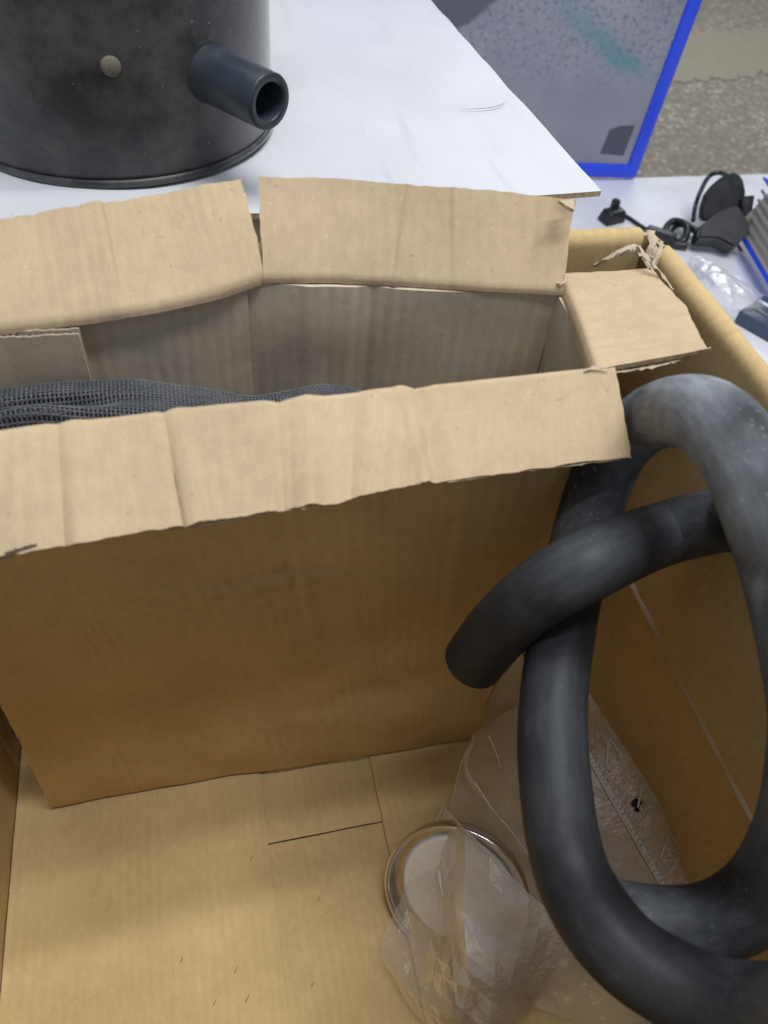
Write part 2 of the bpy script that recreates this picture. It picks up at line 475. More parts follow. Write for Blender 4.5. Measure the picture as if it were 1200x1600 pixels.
# a band of smooth mortar across the aggregate
strip_rows = [[W(0, 0, 0)]]
f0 = at(1000, 140, -1.466); f1 = at(1200, 118, -1.466); f2 = at(1200, 42, -1.466); f3 = at(1000, 62, -1.466)
dx = (f1 - f0)
def band():
    r0 = [f0 + dx * k for k in (-6, -3, -1, 0, .5, 1, 3, 6)]; d2 = (f2 - f1)
    r1 = [p + d2 for p in r0]
    f = rows_fn([r0, r1], True)
    vs, fs = [], []
    nu, nv = 700, 6
    for j in range(nv + 1):
        for i in range(nu + 1):
            p = f(i / nu, j / nv)
            if j in (0, nv): p = p + Vector((0, noise.noise(p * 2.5) * .14 + noise.noise(p * 9) * .09 + noise.noise(p * 25) * .04, 0))
            vs.append(Vector((p.x, p.y, FZ + .004)))
    for j in range(nv):
        for i in range(nu): a = j * (nu + 1) + i; fs.append((a, a + 1, a + nu + 2, a + nu + 1))
    tag(mesh('mortar_strip', vs, fs, MORTAR, None, True), kind='structure')
band()

TZ = -.67
tb = empty('table', (.2, .5, 0), 'long white laminate table that the boxes and adapter stand on', 'table')
def slab(name, u0, u1, v0, v1, z0, z1, mat, parent, bev=.003):
    return rbox(name, u1 - u0, v1 - v0, z1 - z0, Matrix.Translation(((u0 + u1) / 2, (v0 + v1) / 2, (z0 + z1) / 2 + ZO)), mat, parent, bev)
slab('tabletop', -1.3, 1.55, -.12, 1.335, TZ - .03, TZ, TABLETOP, tb)
for u in (-1.22, 1.47):
    for v in (-.04, 1.25):
        slab('leg', u - .03, u + .03, v - .03, v + .03, -ZO, TZ - .03, TABLETOP, tb)

# ------------------------------------------------------------------ big carton
UL, UR, VB, VF = -.199, .272, .392, .030
ZR, ZB = -.23, -.66
box = empty('cardboard_carton', (.035, .21, ZO + TZ), 'big open brown cardboard carton holding the narrow box and hose', 'cardboard box')
TH = .0035
CM = [KRAFT_BOX, EDGE]
def wall(name, a, b, c, d, seed, mats=CM, nu=40, nv=40, bulge=0, **kw):   # a-b along the top, d-c along the bottom
    def dsp(s, t): return bulge * math.sin(math.pi * s) * math.sin(math.pi * t)
    return sheet(name, rows_fn([[a, b], [d, c]]), nu, nv, TH, mats, box, dsp, seed=seed, rough=.0015, **kw)
wall('side_wall', W(UL, VF - .05, ZR), W(UL, VB, ZR), W(UL, VB, ZB), W(UL, VF, ZB), 1)
wall('back_wall', W(UL, VB, ZR), W(UR, VB - .004, ZR), W(UR, VB, ZB), W(UL, VB, ZB), 2)
wall('side_wall', W(UR, VB, ZR), W(UR, VF - .06, ZR), W(UR, VF, ZB), W(UR, VB, ZB), 3)
wall('front_wall', W(UR, VF - .06, ZR), W(UL, VF - .06, ZR), W(UL, VF, ZB), W(UR, VF, ZB), 4)
# bottom flaps: two long ones meet at the seam, two short ones lie on top
zb = ZB - .0035
def bottom(name, u0, u1, v0, v1, z, seed, rag=(0, 0, 0, 0), rough=.0008, mats=CM):
    return sheet(name, rows_fn([[W(u0, v0, z), W(u1, v0, z)], [W(u0, v1, z), W(u1, v1, z)]]), 40, 40, TH, mats, box, None, rag, seed, rough)
bottom('bottom_flap', UL - .002, UR + .002, VF - .002, .2125, zb, 5, (0, .0003, 0, 0), .0003)
bottom('bottom_flap', UL - .002, UR + .002, .2135, VB + .002, zb + .0005, 6, (.0003, 0, 0, 0), .0003)
bottom('bottom_flap', UL + .003, .0015, VF + .004, VB - .004, zb + .0046, 7, (0, 0, 0, .0012))
bottom('bottom_flap', .098, UR - .003, VF + .004, VB - .004, zb + .0046, 8, (0, 0, .0012, 0))
# top flaps folded down inside: right and back
def infold(name, a, b, inward, length, seed, rag, rr=.0045):
    # a, b: ends of the rim; path: over a small round, then down
    def fn(s, t):
        p = a.lerp(b, s)
        arc = math.pi * rr; tot = arc + length; x = t * tot
        if x < arc:
            an = x / rr; return p + inward * (rr - rr * math.cos(an)) + Vector((0, 0, rr * math.sin(an)))
        return p + inward * (2 * rr + .003 * math.sin((x - arc) / length * 3)) - Vector((0, 0, x - arc))
    return sheet(name, fn, 70, 70, TH, CM, box, None, rag, seed, .0014)
infold('top_flap', W(UR - .001, VB - .03, ZR), W(UR - .001, VF - .05, ZR), Vector((-1, 0, 0)), .180, 11, (0, .0016, .003, 0))
# torn lighter paper along the hanging flap's lower edge
def torn_edge():
    vs, fs = [], []
    n = 160; x = UR - .001 - .009 - .0018
    for k in range(n + 1):
        v = (VB - .034) + (VF - .03 - VB + .034) * k / n
        w_ = .0023 + .0012 * noise.noise(Vector((v * 60, 1, 2))); z = -.4105 + .0012 * noise.noise(Vector((v * 45, 3, 2)))
        vs += [W(x + .0002, v, z + w_ * 1.4), W(x - w_, v, z + .0006), W(x - w_ * .6, v, z - .0012), W(x + .002, v, z - .001)]
    for k in range(n):
        for c in range(3): a = 4 * k + c; fs.append((a, a + 4, a + 5, a + 1))
    mesh('torn_edge', vs, fs, SHRED, box, True)
torn_edge()
infold('top_flap', W(UL + .01, VB - .001, ZR), W(UR - .012, VB - .005, ZR), Vector((0, -1, 0)), .12, 12, (0, .001, 0, .003))

# ------------------------------------------------------------------ narrow inner box
inn = empty('narrow_box', (.01, .31, ZO + ZB), 'narrow brown cardboard box with torn flaps folded out, standing inside the carton', 'cardboard box')
A_, B_, C_, D_, E_ = (-.172, .322), (.0235, .3665), (.194, .339), (.193, .2665), (-.169, .273)
IM = [KRAFT_IN, EDGE]; FM = [KRAFT, EDGE]
def ipanel(name, a, b, z0, z1, seed, mats=IM, disp=None, rag=(0, 0, 0, 0), nu=60, nv=60, rough=.0018):
    return sheet(name, rows_fn([[W(*a, z0), W(*b, z0)], [W(*a, z1), W(*b, z1)]]), nu, nv, .003, mats, inn, disp, rag, seed, rough, 0)
def g(x, c, w_): return math.exp(-((x - c) / w_) ** 2)
def kk(x, c, w_): return max(0.0, 1 - abs(x - c) / (w_ * 1.6))
ipanel('back_panel', A_, B_, -.2365, -.655, 21, disp=lambda s, t: .0012 * g(s, .55, .05))
ipanel('back_panel', (.0238, .3695), (.1945, .3420), -.2372, -.655, 22, disp=lambda s, t: .0022 * g(s, .40 - .1 * t, .035) - .001 * g(s, .2, .03))
ipanel('side_panel', (.1955, .342), (.1945, .2675), -.2375, -.655, 23)
ipanel('side_panel', (-.160, .282), (-.160, .320), -.2335, -.655, 24)
sheet('added_light_block_panel', rows_fn([[W(-.168, .278, -.6535), W(.19, .270, -.6535)], [W(-.168, .32, -.6535), W(.19, .338, -.6535)]]), 20, 8, .003, IM, inn, None, seed=26)  # unseen; added to block light leaking under the front panel
# tall front panel facing the viewer
def front_fn():
    dn = Vector((0, 0, .0025))
    top = [at(-200, 706, -.2315) - dn, at(-100, 693, -.2315) - dn, at(0, 681, -.2315) - dn, at(250, 650, -.2315) - dn, at(480, 626, -.2315) - dn, at(720, 602, -.2315) - dn, at(962, 577, -.2315) - dn]
    bot = [at(80, 1258, -.652), at(310, 1217, -.652), at(560, 1181, -.652), at(745, 1150, -.652)]
    bot2 = [lin(bot, k / 6) for k in range(7)]
    return rows_fn([top, bot2])
def front_disp(s, t):
    d = .0022 * math.sin(math.pi * s) * math.sin(math.pi * t)
    # creases: a bent one across the middle, and a faint upright one
    pts = ((.36, .262), (.46, .312), (.55, .312), (.60, .306), (.74, .318))
    for (sa, ta), (sb, tb_) in zip(pts, pts[1:]):
        if sa <= s <= sb:
            tc = ta + (tb_ - ta) * (s - sa) / (sb - sa); e = min(1, (s - .36) * 9, (.74 - s) * 9)
            d += e * (.0016 * kk(t, tc, .007) - .0022 * kk(t, tc + .018, .012))
    d += .0013 * kk(s, .608, .006) * max(0, min(1, (.62 - t) * 4)) - .0012 * kk(s, .622, .008) * max(0, min(1, (.62 - t) * 4))
    d += .0012 * kk(s, .10 + .05 * t, .012) * g(t, .3, .12) - .0012 * kk(s, .86, .01) * g(t, .35, .2)
    d += .004 * g(t, .72, .12) * (.4 + .6 * s)
    return d
sheet('front_panel', front_fn(), 120, 220, .003, [KRAFT_BOX, EDGE], inn, front_disp, (0, .0012, .0016, 0), 25, .0016, 0)
def flap(name, rows, nu, nv, seed, rag, mats=FM, buck=(8, .0016), rough=.001, fold=None, extra=None):
    # fold: horizontal direction into the box; the flap wraps the rim of its panel there
    if fold is not None:
        r0 = rows[0]
        fs_ = fold.length
        rows = [[p + fold * .0027 - Vector((0, 0, .0060 * fs_)) for p in r0], [p + fold * .0026 - Vector((0, 0, .0028 * fs_)) for p in r0], [p + fold * .0016 - Vector((0, 0, .0006)) for p in r0]] + rows[1:]
        fn0 = rows_fn(rows, knots=[0, .06, .14, 1])
    else:
        fn0 = rows_fn(rows)
    fc = facets(seed, *buck)
    def dsp(s, t):
        d = fc(s) * min(1, t * 1.5)
        if extra: d += extra(s, t)
        return d
    return sheet(name, fn0, nu, nv, .003, mats, inn, dsp, rag, seed, rough, 0)
zf = -.2315
ff_disp = lambda s, t: 1.5 * (.0020 * kk(s, .56, .012) - .0026 * kk(s, .60, .014) + .0016 * kk(s, .405, .006) - .0014 * kk(s, .425, .012)
                        - .0018 * kk(s - .06 * t, .715, .008) + .0022 * kk(s - .06 * t, .735, .016) + .0014 * kk(s, .27, .008) - .0012 * kk(s, .29, .012)) * (.25 + .75 * t)
flap('flap', [[at(-200, 706, zf), at(0, 681, zf), at(250, 650, zf), at(480, 626, zf), at(720, 602, zf), at(962, 577, zf)],
              [at(-230, 905, -.258), at(0, 872, -.258), at(282, 823, -.257), at(484, 789, -.256), at(690, 752, -.255), at(985, 714, -.257)]],
     330, 40, 31, (.0003, .0022, 0, .0012), buck=(13, .0026), fold=Vector((-.02, 1, 0)), extra=ff_disp)
flap('flap', [[at(-160, 520, zf), at(0, 500, zf), at(140, 483, zf), at(235, 468, zf), at(330, 447, zf), at(409, 421, zf)],
              [at(-190, 365, -.200), at(-10, 342, -.200), at(110, 325, -.199), at(200, 312, -.199), at(290, 296, -.199), at(374, 286, -.200)]],
     150, 44, 32, (.0004, .0018, 0, .0020), buck=(9, .0030), fold=Vector((.22, -.97, 0)))
flap('flap', [[at(411, 424, zf), at(520, 424, zf), at(640, 430, zf), at(760, 439, zf), at(880, 444, zf)],
              [at(404, 277, -.196), at(520, 281, -.196), at(640, 290, -.195), at(760, 298, -.195), at(897, 312, -.196)]],
     150, 44, 33, (.0006, .0010, .0012, .0008), buck=(9, .0016), fold=Vector((-.12, -.8, 0)),
     extra=lambda s, t: .003 * g(s, .98, .03) * g(t, 1, .12) + .0012 * g(s - .05 * t, .45, .008))
flap('flap', [[at(885, 428, -.232), at(912, 490, zf), at(942, 577, zf)],
              [at(1018, 424, -.226), at(1070, 485, -.226), at(1104, 546, -.227)]],
     70, 60, 34, (.0004, .0016, .0022, .0010), buck=(5, .0012), fold=Vector((-1.3, -.02, 0)))
# folded corner dog-ear on the back flap
dv = [at(872, 316, -.192), at(897, 313, -.192), at(896, 330, -.193), at(884, 324, -.189)]
sheet('torn_corner', rows_fn([[dv[0], dv[1]], [dv[3], dv[2]]]), 8, 8, .0015, FM, inn, None, (.0008, .0008, .0008, .0008), 35, .0008)
# panel stub folded inside at the left: its top edge shows the flutes
PS = [W(-.19, .3235, -.2365), at(0, 522, -.2365), at(60, 520, -.2365), at(123, 517, -.2365)]
PB = [p + Vector((0, .004, -.12)) for p in PS]
fnp = rows_fn([PS, PB])
for off, sd in ((-.0021, 36), (.0021, 37)):
    sheet('liner', lambda s, t, o=off: fnp(s, t) + Vector((0, o, 0)), 60, 20, .0006, [KRAFT_S, KRAFT_S], inn, None, (.0012, 0, 0, .0008), sd, .0001)
def flute(name, fn, amp, waves, nu, nv, parent):
    vs, fs = [], []
    for j in range(nv + 1):
        for i in range(nu + 1):
            p = fn(i / nu, j / nv); vs.append(p + Vector((0, math.sin(i / nu * waves * 2 * math.pi) * amp, -.0006 + .0008 * noise.noise(p * 300) if j == 0 else 0)))
    for j in range(nv):
        for i in range(nu): a = j * (nu + 1) + i; fs.append((a, a + 1, a + nu + 2, a + nu + 1))
    return mesh(name, vs, fs, KRAFT_IN, parent, True)
flute('flute', fnp, .0012, 18, 220, 8, inn)

# torn paper shreds at the carton's far corner
def shred(pts, wd, seed, parent, mat=SHRED, name='torn_paper'):
    r = random.Random(seed); n = 26; vs, fs = [], []
    for k in range(n + 1):
        p = crom(pts, k / n); q = crom(pts, min(1, k / n + .02)) - crom(pts, max(0, k / n - .02))
        sd = q.cross(Vector((0, .3, 1))).normalized()
        ww = wd * (1 - .75 * (k / n)) * (.7 + .6 * r.random())
        tw = Vector((0, 0, wd * r.uniform(-.5, .5)))
        vs += [p - sd * ww + tw, p + Vector((0, 0, wd * .4)), p + sd * ww - tw]
    for k in range(n):
        a = 3 * k; fs += [(a, a + 1, a + 4, a + 3), (a + 1, a + 2, a + 5, a + 4)]
    return mesh(name, vs, fs, mat, parent, True)
shred([at(925, 416, -.232), at(950, 402, -.224), at(980, 390, -.220), at(1000, 396, -.222), at(1014, 420, -.226)], .0022, 1, inn)
shred([at(940, 412, -.229), at(968, 398, -.221), at(990, 393, -.219), at(1010, 408, -.222), at(1026, 432, -.226)], .0016, 2, inn)
shred([at(1012, 405, -.228), at(1018, 385, -.222), at(1026, 375, -.221), at(1036, 380, -.224)], .0022, 3, box)
shred([at(1020, 418, -.230), at(1028, 398, -.224), at(1034, 384, -.222), at(1040, 390, -.226)], .0020, 4, box)
shred([at(985, 392, -.224), at(998, 385, -.219), at(1010, 400, -.219), at(1022, 402, -.222)], .0013, 5, inn)
shred([at(1016, 362, -.226), at(1022, 385, -.225), at(1024, 402, -.226), at(1020, 415, -.228)], .0024, 6, box)

shred([at(960, 582, -.2345), at(995, 577, -.2345), at(1035, 570, -.233), at(1065, 561, -.2325), at(1090, 553, -.231), at(1110, 543, -.228)], .0016, 7, inn)
shred([at(868, 440, -.231), at(876, 443, -.229), at(883, 438, -.228), at(882, 430, -.227)], .0014, 8, inn)
shred([at(912, 580, -.231), at(925, 574, -.229), at(940, 574, -.229), at(952, 577, -.230)], .0012, 9, inn)
shred([at(925, 418, -.231), at(948, 404, -.222), at(975, 388, -.216), at(996, 386, -.215), at(1015, 408, -.218), at(1035, 430, -.222), at(1052, 455, -.225)], .0022, 10, inn)
shred([at(468, 790, -.2555), at(473, 795, -.256), at(479, 794, -.256)], .0007, 14, inn)
shred([at(330, 822, -.262), at(334, 819, -.261), at(339, 826, -.262)], .0006, 15, inn)
shred([at(0, 873.5, -.2595), at(150, 837, -.2592), at(282, 825, -.2585), at(480, 791.5, -.2575), at(600, 760, -.257)], .0010, 21, inn)
shred([at(985, 714, -.2578), at(900, 725.5, -.2572), at(830, 735, -.2565), at(700, 753.5, -.256)], .0010, 22, inn)
DARK = simple('dark_stain', (.07, .045, .03), .9)
shred([at(8, 866, -.2545), at(25, 860, -.2542), at(45, 854, -.2538), at(58, 851, -.2535)], .0014, 11, inn, DARK)
def on_front(x, y): # a point on the tall front panel's outer face
    o = Vector((0, 0, ZO)); d = ray(x, y); n = Vector((.02, -1, 0)); p0 = W(E_[0], E_[1] - .0034, 0)
    return o + d * ((p0 - o).dot(n) / d.dot(n))
shred([on_front(3, 1062), on_front(9, 1080), on_front(15, 1098), on_front(20, 1110)], .0008, 12, inn, DARK)
shred([on_front(18, 1140), on_front(24, 1150), on_front(34, 1163)], .0016, 13, inn, DARK)

SCUFF = simple('faint_scuff', (.22, .15, .085), .9)
for k_, (x, y, a_) in enumerate(((282, 1503, 8), (333, 1571, 10), (383, 1566, 14), (487, 1540, 6), (366, 1520, 12), (391, 1344, 9), (497, 1405, 5))):
    shred([at(x, y, -.6563), at(x + a_ * .3, y - a_ * .5, -.6563), at(x + a_ * .5, y - a_, -.6563)], .0004, 40 + k_, box, SCUFF, 'scuff_mark')

# ------------------------------------------------------------------ black mesh bag in the narrow box
def mesh_bag():
    crest = [at(-170, 640, -.262), at(-60, 622, -.259), at(40, 606, -.256), at(130, 598, -.2545), at(215, 596, -.2535), at(300, 605, -.257), at(380, 618, -.262),
             at(450, 612, -.262), at(505, 602, -.260), at(560, 612, -.266), at(640, 640, -.275)]
    def S(s, t):                              # t 0 = front edge low, .55 = crest, 1 = down the back
        c = crom(crest, s)
        a = (t - .55)
        if a <= 0:
            k = -a / .55
            y = c.y - .036 * k; z = c.z - .004 * k * k - .016 * max(0, k - .3) ** 2
            z += .010 * g(k, .62 - .30 * (s - .25), .13) * g(s, .20, .13) - .007 * g(k, .36, .10) * g(s, .22, .14)
        else:
            k = a / .45; y = c.y + .010 * math.sin(k * 1.57); z = c.z - .07 * k * k - .006 * k
        p = Vector((c.x, y, z)); p.z += noise.noise(Vector((s * 9, t * 3, 1))) * .002
        return p
    vs, fs = [], []
    def thread(fn, n, r, ph):
        r *= 1.35; base = len(vs)
        for k in range(n + 1):
            x = k / n; p = fn(x); q = fn(min(1, x + .01)) - fn(max(0, x - .01)); q.normalize()
            sd = q.cross(Vector((0, -.5, 1))).normalized(); up = sd.cross(q)
            p = p + up * (.00028 if (k + ph) % 2 else -.00028)
            vs.extend([p + sd * r, p + up * r * 1.2, p - sd * r, p - up * r * 1.2])
        for k in range(n):
            for c in range(4):
                a = base + 4 * k + c; b = base + 4 * k + (c + 1) % 4; fs.append((a, b, b + 4, a + 4))
    NS, NT_ = 128, 40
    for i in range(NS + 1):
        s = i / NS; thread(lambda x: S(s, x), NT_, .00034, i)
    for j in range(NT_ + 1):
        t = j / NT_; thread(lambda x: S(x, t), NS, .00034, j + 1)
    o = mesh('mesh_bag', vs, fs, THREAD, None, True)
    tag(o, 'crumpled black open-weave mesh bag stuffed in the narrow box behind its front flap', 'mesh bag')
    # second, lower layer of dark fabric seen through the weave
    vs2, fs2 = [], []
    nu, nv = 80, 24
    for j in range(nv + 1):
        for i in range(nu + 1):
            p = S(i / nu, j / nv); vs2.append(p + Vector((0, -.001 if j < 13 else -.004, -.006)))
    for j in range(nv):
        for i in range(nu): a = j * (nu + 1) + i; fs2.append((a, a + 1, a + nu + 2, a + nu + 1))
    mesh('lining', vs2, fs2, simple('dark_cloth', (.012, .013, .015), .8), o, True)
mesh_bag()

# ------------------------------------------------------------------ coiled hose
HD = .034
def hp(x, y, wpx): r = ray(x, y); n = r.length; return atd(x, y, HD * n / wpx)
path = [hp(740, 1033, 95), hp(780, 983, 101), hp(838, 930, 108), hp(925, 880, 112), hp(1030, 836, 100), hp(1130, 812, 104), at(1180, 820, -.268), at(1240, 850, -.245), at(1315, 940, -.220),
        at(1360, 1085, -.212), at(1360, 1280, -.235), at(1385, 1460, -.258), at(1300, 1575, -.305), hp(1165, 1572, 130), hp(1055, 1538, 130), hp(960, 1470, 126), hp(892, 1360, 118), hp(866, 1210, 112), hp(866, 1080, 106),
        hp(890, 930, 98), hp(925, 790, 97), hp(965, 700, 99), hp(1022, 652, 104), hp(1090, 646, 120), hp(1148, 695, 128), hp(1188, 780, 130), hp(1222, 890, 126),
        at(1256, 1020, -.262), at(1270, 1150, -.285), at(1245, 1300, -.318), at(1180, 1405, -.355), at(1090, 1445, -.375), at(960, 1435, -.38), at(900, 1380, -.39)]
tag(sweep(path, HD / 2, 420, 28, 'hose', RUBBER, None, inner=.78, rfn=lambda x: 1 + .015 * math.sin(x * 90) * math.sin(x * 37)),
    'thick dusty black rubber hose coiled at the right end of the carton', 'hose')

# ------------------------------------------------------------------ tin lid and bags
lc = at(712, 1398, -.6190)
LN = (AX @ Vector((-.478, .515, .712))).normalized()          # leaning on the bag, face to the left and up
LM = frame_m(lc, AX @ Vector((.37, -.93, 0)), LN)
R_ = .0550
def over_lid(x, y, off):
    o = Vector((0, 0, ZO)); d = ray(x, y).normalized(); return o + d * ((lc - o).dot(LN) / d.dot(LN) - off)
lid = empty('metal_lid', lc, 'silver metal lid with raised rim, leaning inside the clear bag on the carton floor', 'lid')
lathe([(R_ - .0035, -.012), (R_ - .0012, -.010), (R_, -.004), (R_ + .001, .0), (R_ + .0006, .0022), (R_ - .0006, .003), (R_ - .002, .0026), (R_ - .003, .001), (R_ - .0034, -.004),
       (R_ - .0042, -.0088), (R_ - .0065, -.0098), (R_ - .0105, -.0095)], 96, 'rim', RIM, lid, LM)
lathe([(R_ - .0105, -.0095), (R_ - .0118, -.0068), (R_ - .0128, -.0060), (R_ - .0150, -.0056), (R_ - .03, -.0052), (.0001, -.0050)], 96, 'plate', TIN, lid, LM)

bag = empty('clear_bag', at(720, 1480, ZB), 'crumpled clear plastic bag wrapped round the silver lid on the carton floor', 'plastic bag')
fz = -.615
film_sheet('film', [[over_lid(693, 1260, .016), at(722, 1292, -.572), at(775, 1345, -.560), at(832, 1402, -.570), at(890, 1450, -.588)],
                    [over_lid(655, 1338, .010), over_lid(690, 1352, .010), at(765, 1400, -.564), at(825, 1450, -.578), at(878, 1490, -.602)],
                    [over_lid(628, 1395, .008), over_lid(680, 1430, .010), at(745, 1470, -.582), at(805, 1505, -.594), at(860, 1530, -.615)],
                    [at(598, 1460, -.634), over_lid(655, 1500, .012), at(725, 1540, -.590), at(780, 1560, -.605), at(830, 1570, -.632)],
                    [at(592, 1502, -.640), at(640, 1560, -.628), at(710, 1605, -.615), at(760, 1625, -.624), at(800, 1620, -.640)],
                    [at(640, 1580, -.648), at(690, 1640, -.644), at(730, 1670, -.644), at(760, 1680, -.644), at(785, 1660, -.646)]], 15, 18, FILM, bag, .0030, 3, False, flat=True)
film_sheet('film', [[at(742, 1150, -.560), at(790, 1115, -.555), at(850, 1090, -.55), at(905, 1095, -.55)],
                    [at(722, 1190, -.585), at(775, 1180, -.577), at(850, 1170, -.57), at(920, 1165, -.57)],
                    [at(703, 1262, -.612), at(765, 1260, -.602), at(845, 1260, -.596), at(925, 1250, -.596)],
                    [at(700, 1330, -.640), at(775, 1350, -.628), at(850, 1360, -.62), at(935, 1345, -.62)],
                    [at(730, 1420, -.652), at(800, 1450, -.640), at(870, 1470, -.636), at(960, 1460, -.636)],
                    [at(800, 1560, -.654), at(880, 1590, -.650), at(960, 1610, -.65), at(1040, 1600, -.65)]], 60, 70, FILM, bag, .0024, 8)
film_sheet('folded_film', [[over_lid(693, 1262, .020), at(722, 1292, -.566), at(775, 1345, -.554), at(832, 1402, -.564), at(890, 1448, -.583)],
                    [over_lid(690, 1320, .018), at(722, 1340, -.566), at(775, 1395, -.557), at(830, 1445, -.572), at(880, 1485, -.596)],
                    [over_lid(686, 1400, .018), at(715, 1420, -.576), at(765, 1462, -.574), at(815, 1498, -.587), at(862, 1526, -.610)],
                    [over_lid(702, 1480, .016), at(730, 1500, -.580), at(765, 1530, -.583), at(800, 1550, -.598), at(832, 1566, -.626)],
                    [at(712, 1570, -.618), at(738, 1590, -.618), at(760, 1610, -.622), at(785, 1616, -.628), at(802, 1614, -.644)]], 11, 14, FILM_T, bag, .0018, 13, False, flat=True)
FEDGE = simple('film_edge', (.62, .60, .57), .4)
def edge_line(pts, wd=.0004): return shred(pts, wd, 3, bag, FEDGE, 'film_edge')
edge_line([over_lid(693, 1260, .021), over_lid(675, 1298, .016), over_lid(655, 1338, .013), over_lid(628, 1395, .011)])
edge_line([over_lid(693, 1260, .021), at(722, 1292, -.565), at(775, 1345, -.553), at(832, 1402, -.563), at(890, 1448, -.582)], .0005)
edge_line([at(742, 1222, -.560), at(768, 1262, -.566), at(800, 1300, -.572), at(832, 1345, -.578)], .0006)
edge_line([at(742, 1150, -.556), at(722, 1190, -.581), at(703, 1262, -.608)], .0005)
edge_line([at(764, 1150, -.552), at(776, 1178, -.560), at(782, 1200, -.566)], .0009)
edge_line([over_lid(686, 1360, .021), over_lid(689, 1385, .021), over_lid(693, 1402, .021)], .0009)
# folded-over lip of the bag
film_sheet('folded_lip', [[at(735, 1165, -.556), at(726, 1190, -.562), at(735, 1222, -.566), at(768, 1262, -.57), at(805, 1300, -.575), at(830, 1345, -.58)],
                          [at(742, 1160, -.552), at(732, 1192, -.556), at(741, 1220, -.56), at(773, 1259, -.565), at(809, 1296, -.57), at(834, 1340, -.575)]], 50, 6, FILM_T, bag, .0008, 5)

zip_ = empty('zip_bag', at(1000, 1300, -.56), 'flat clear bag with punched hole and recycling triangles, behind the hose loop', 'plastic bag')
ZH = (.548, .455)
zrows = [[at(900, 1060, -.500), at(921, 1082, -.502), at(985, 1182, -.510), at(1050, 1283, -.52), at(1117, 1387, -.53)],
         [at(893, 1120, -.508), at(905, 1155, -.510), at(950, 1235, -.518), at(1005, 1330, -.528), at(1058, 1425, -.538)],
         [at(880, 1170, -.520), at(890, 1230, -.522), at(920, 1310, -.530), at(960, 1385, -.540), at(1012, 1456, -.548)],
         [at(860, 1220, -.54), at(870, 1300, -.540), at(890, 1380, -.548), at(925, 1440, -.556), at(975, 1500, -.566)]]
zf_ = rows_fn(zrows, False, False)
hc = zf_(.625, .17)
film_sheet('film', zrows, 90, 90, FILM2, zip_, .0002, 2, False, holes=lambda s, t: (zf_(s, t) - hc).length < .0047)
lathe([(.0046, .0), (.0040, .0004), (.0001, .0004)], 32, 'hole_shade_disc', simple('hole_shade', (.018, .012, .012), .9), zip_, frame_m(hc - Vector((0, 0, .0022)), Vector((1, 0, 0)), Vector((-.2, -.5, .84))))  # dark disc under the hole, stands in for the shade seen through it
def zdeco(name, pts2, wd, closed=False, parent=zip_):
    # pts2: (s, t) on the film; a raised pale line
    P3 = [zf_(s, t) + Vector((0, 0, .0026)) for s, t in pts2]
    if closed: P3 = P3 + [P3[0]]
    vs, fs = [], []
    for k in range(len(P3) - 1):
        a, b = P3[k], P3[k + 1]; d = (b - a).normalized(); sd = d.cross(Vector((-.2, -.5, .84))).normalized() * wd
        n = len(vs); e = d * wd * .5
        vs += [a - sd - e, b - sd + e, b + sd + e, a + sd - e]; fs.append((n, n + 1, n + 2, n + 3))
    return vs, fs
def merged(lst):
    vs, fs = [], []
    for v, f in lst:
        n = len(vs); vs += v; fs += [tuple(i + n for i in q) for q in f]
    return vs, fs
def zstrip(name, t, wd):
    v, f = zdeco(name, [(.12 + .84 * k / 40, t) for k in range(41)], wd); return mesh(name, v, f, EMBOSS, zip_, True)
zstrip('zip_ridge', .335, .0012); zstrip('zip_ridge', .36, .0006)
def symbol(cs, ct, sc_, full=True):
    L = []
    # triangle with clipped arrow corners, point toward the zip
    tri = [(-.5, -.42), (.5, -.42), (0, .5)]
    for k in range(3):
        a, b = tri[k], tri[(k + 1) % 3]
        def P(x): return (cs + (a[0] + (b[0] - a[0]) * x) * sc_ * .62, ct + (a[1] + (b[1] - a[1]) * x) * sc_ * 1.25)
        L.append(zdeco('', [P(.10), P(.35), P(.62), P(.84)], .00075))
        # arrow head
        nx, ny = (b[1] - a[1]), -(b[0] - a[0])
        def Q(x, o): q = P(x); return (q[0] + nx * o * sc_ * .62, q[1] + ny * o * sc_ * 1.25)
        L.append(zdeco('', [Q(.72, .13), Q(.88, 0), Q(.72, -.13)], .0005))
    if full:
        L.append(zdeco('', [(cs + .02 * sc_, ct - .22 * sc_), (cs - .10 * sc_, ct + .02 * sc_), (cs + .10 * sc_, ct + .02 * sc_)], .0005))
        L.append(zdeco('', [(cs + .03 * sc_, ct - .12 * sc_), (cs + .03 * sc_, ct + .16 * sc_)], .0005))
    for k in range(4):
        s0 = cs - .30 * sc_ + k * .2 * sc_
        L.append(zdeco('', [(s0, ct + .74 * sc_), (s0, ct + .98 * sc_)], .0006))
    v, f = merged(L); mesh('recycling_symbol', v, f, EMBOSS, zip_, True)
symbol(.44, .17, .16); symbol(.635, .12, .15, False); symbol(.82, .17, .17)

# ------------------------------------------------------------------ white carton with bucket
WZ = -.25
wb = empty('white_box', (-.2, .9, ZO + TZ), 'large white cardboard box behind the carton, dusty black bucket standing on it', 'box')
c0 = at(938, 303, WZ); c1 = at(670, 0, WZ); er = (c1 - c0); el = Vector((-er.y, er.x, 0)).normalized()
ed = er.normalized()
def wfn(s, t): return c0 + el * (.86 * s) + ed * (1.0 * t)
sheet('lid_board', wfn, 60, 60, .004, [WHITE_BOARD, EDGE], wb, lambda s, t: .002 * math.sin(s * 9) * (1 - t), (.0008, 0, .0005, 0), 41, .002)
rbox('body', .82, .96, .40, frame_m(c0 + el * .425 + ed * .495 + Vector((0, 0, -.214)), el, Vector((0, 0, 1))), WHITE_PLASTIC, wb, .012, 4)
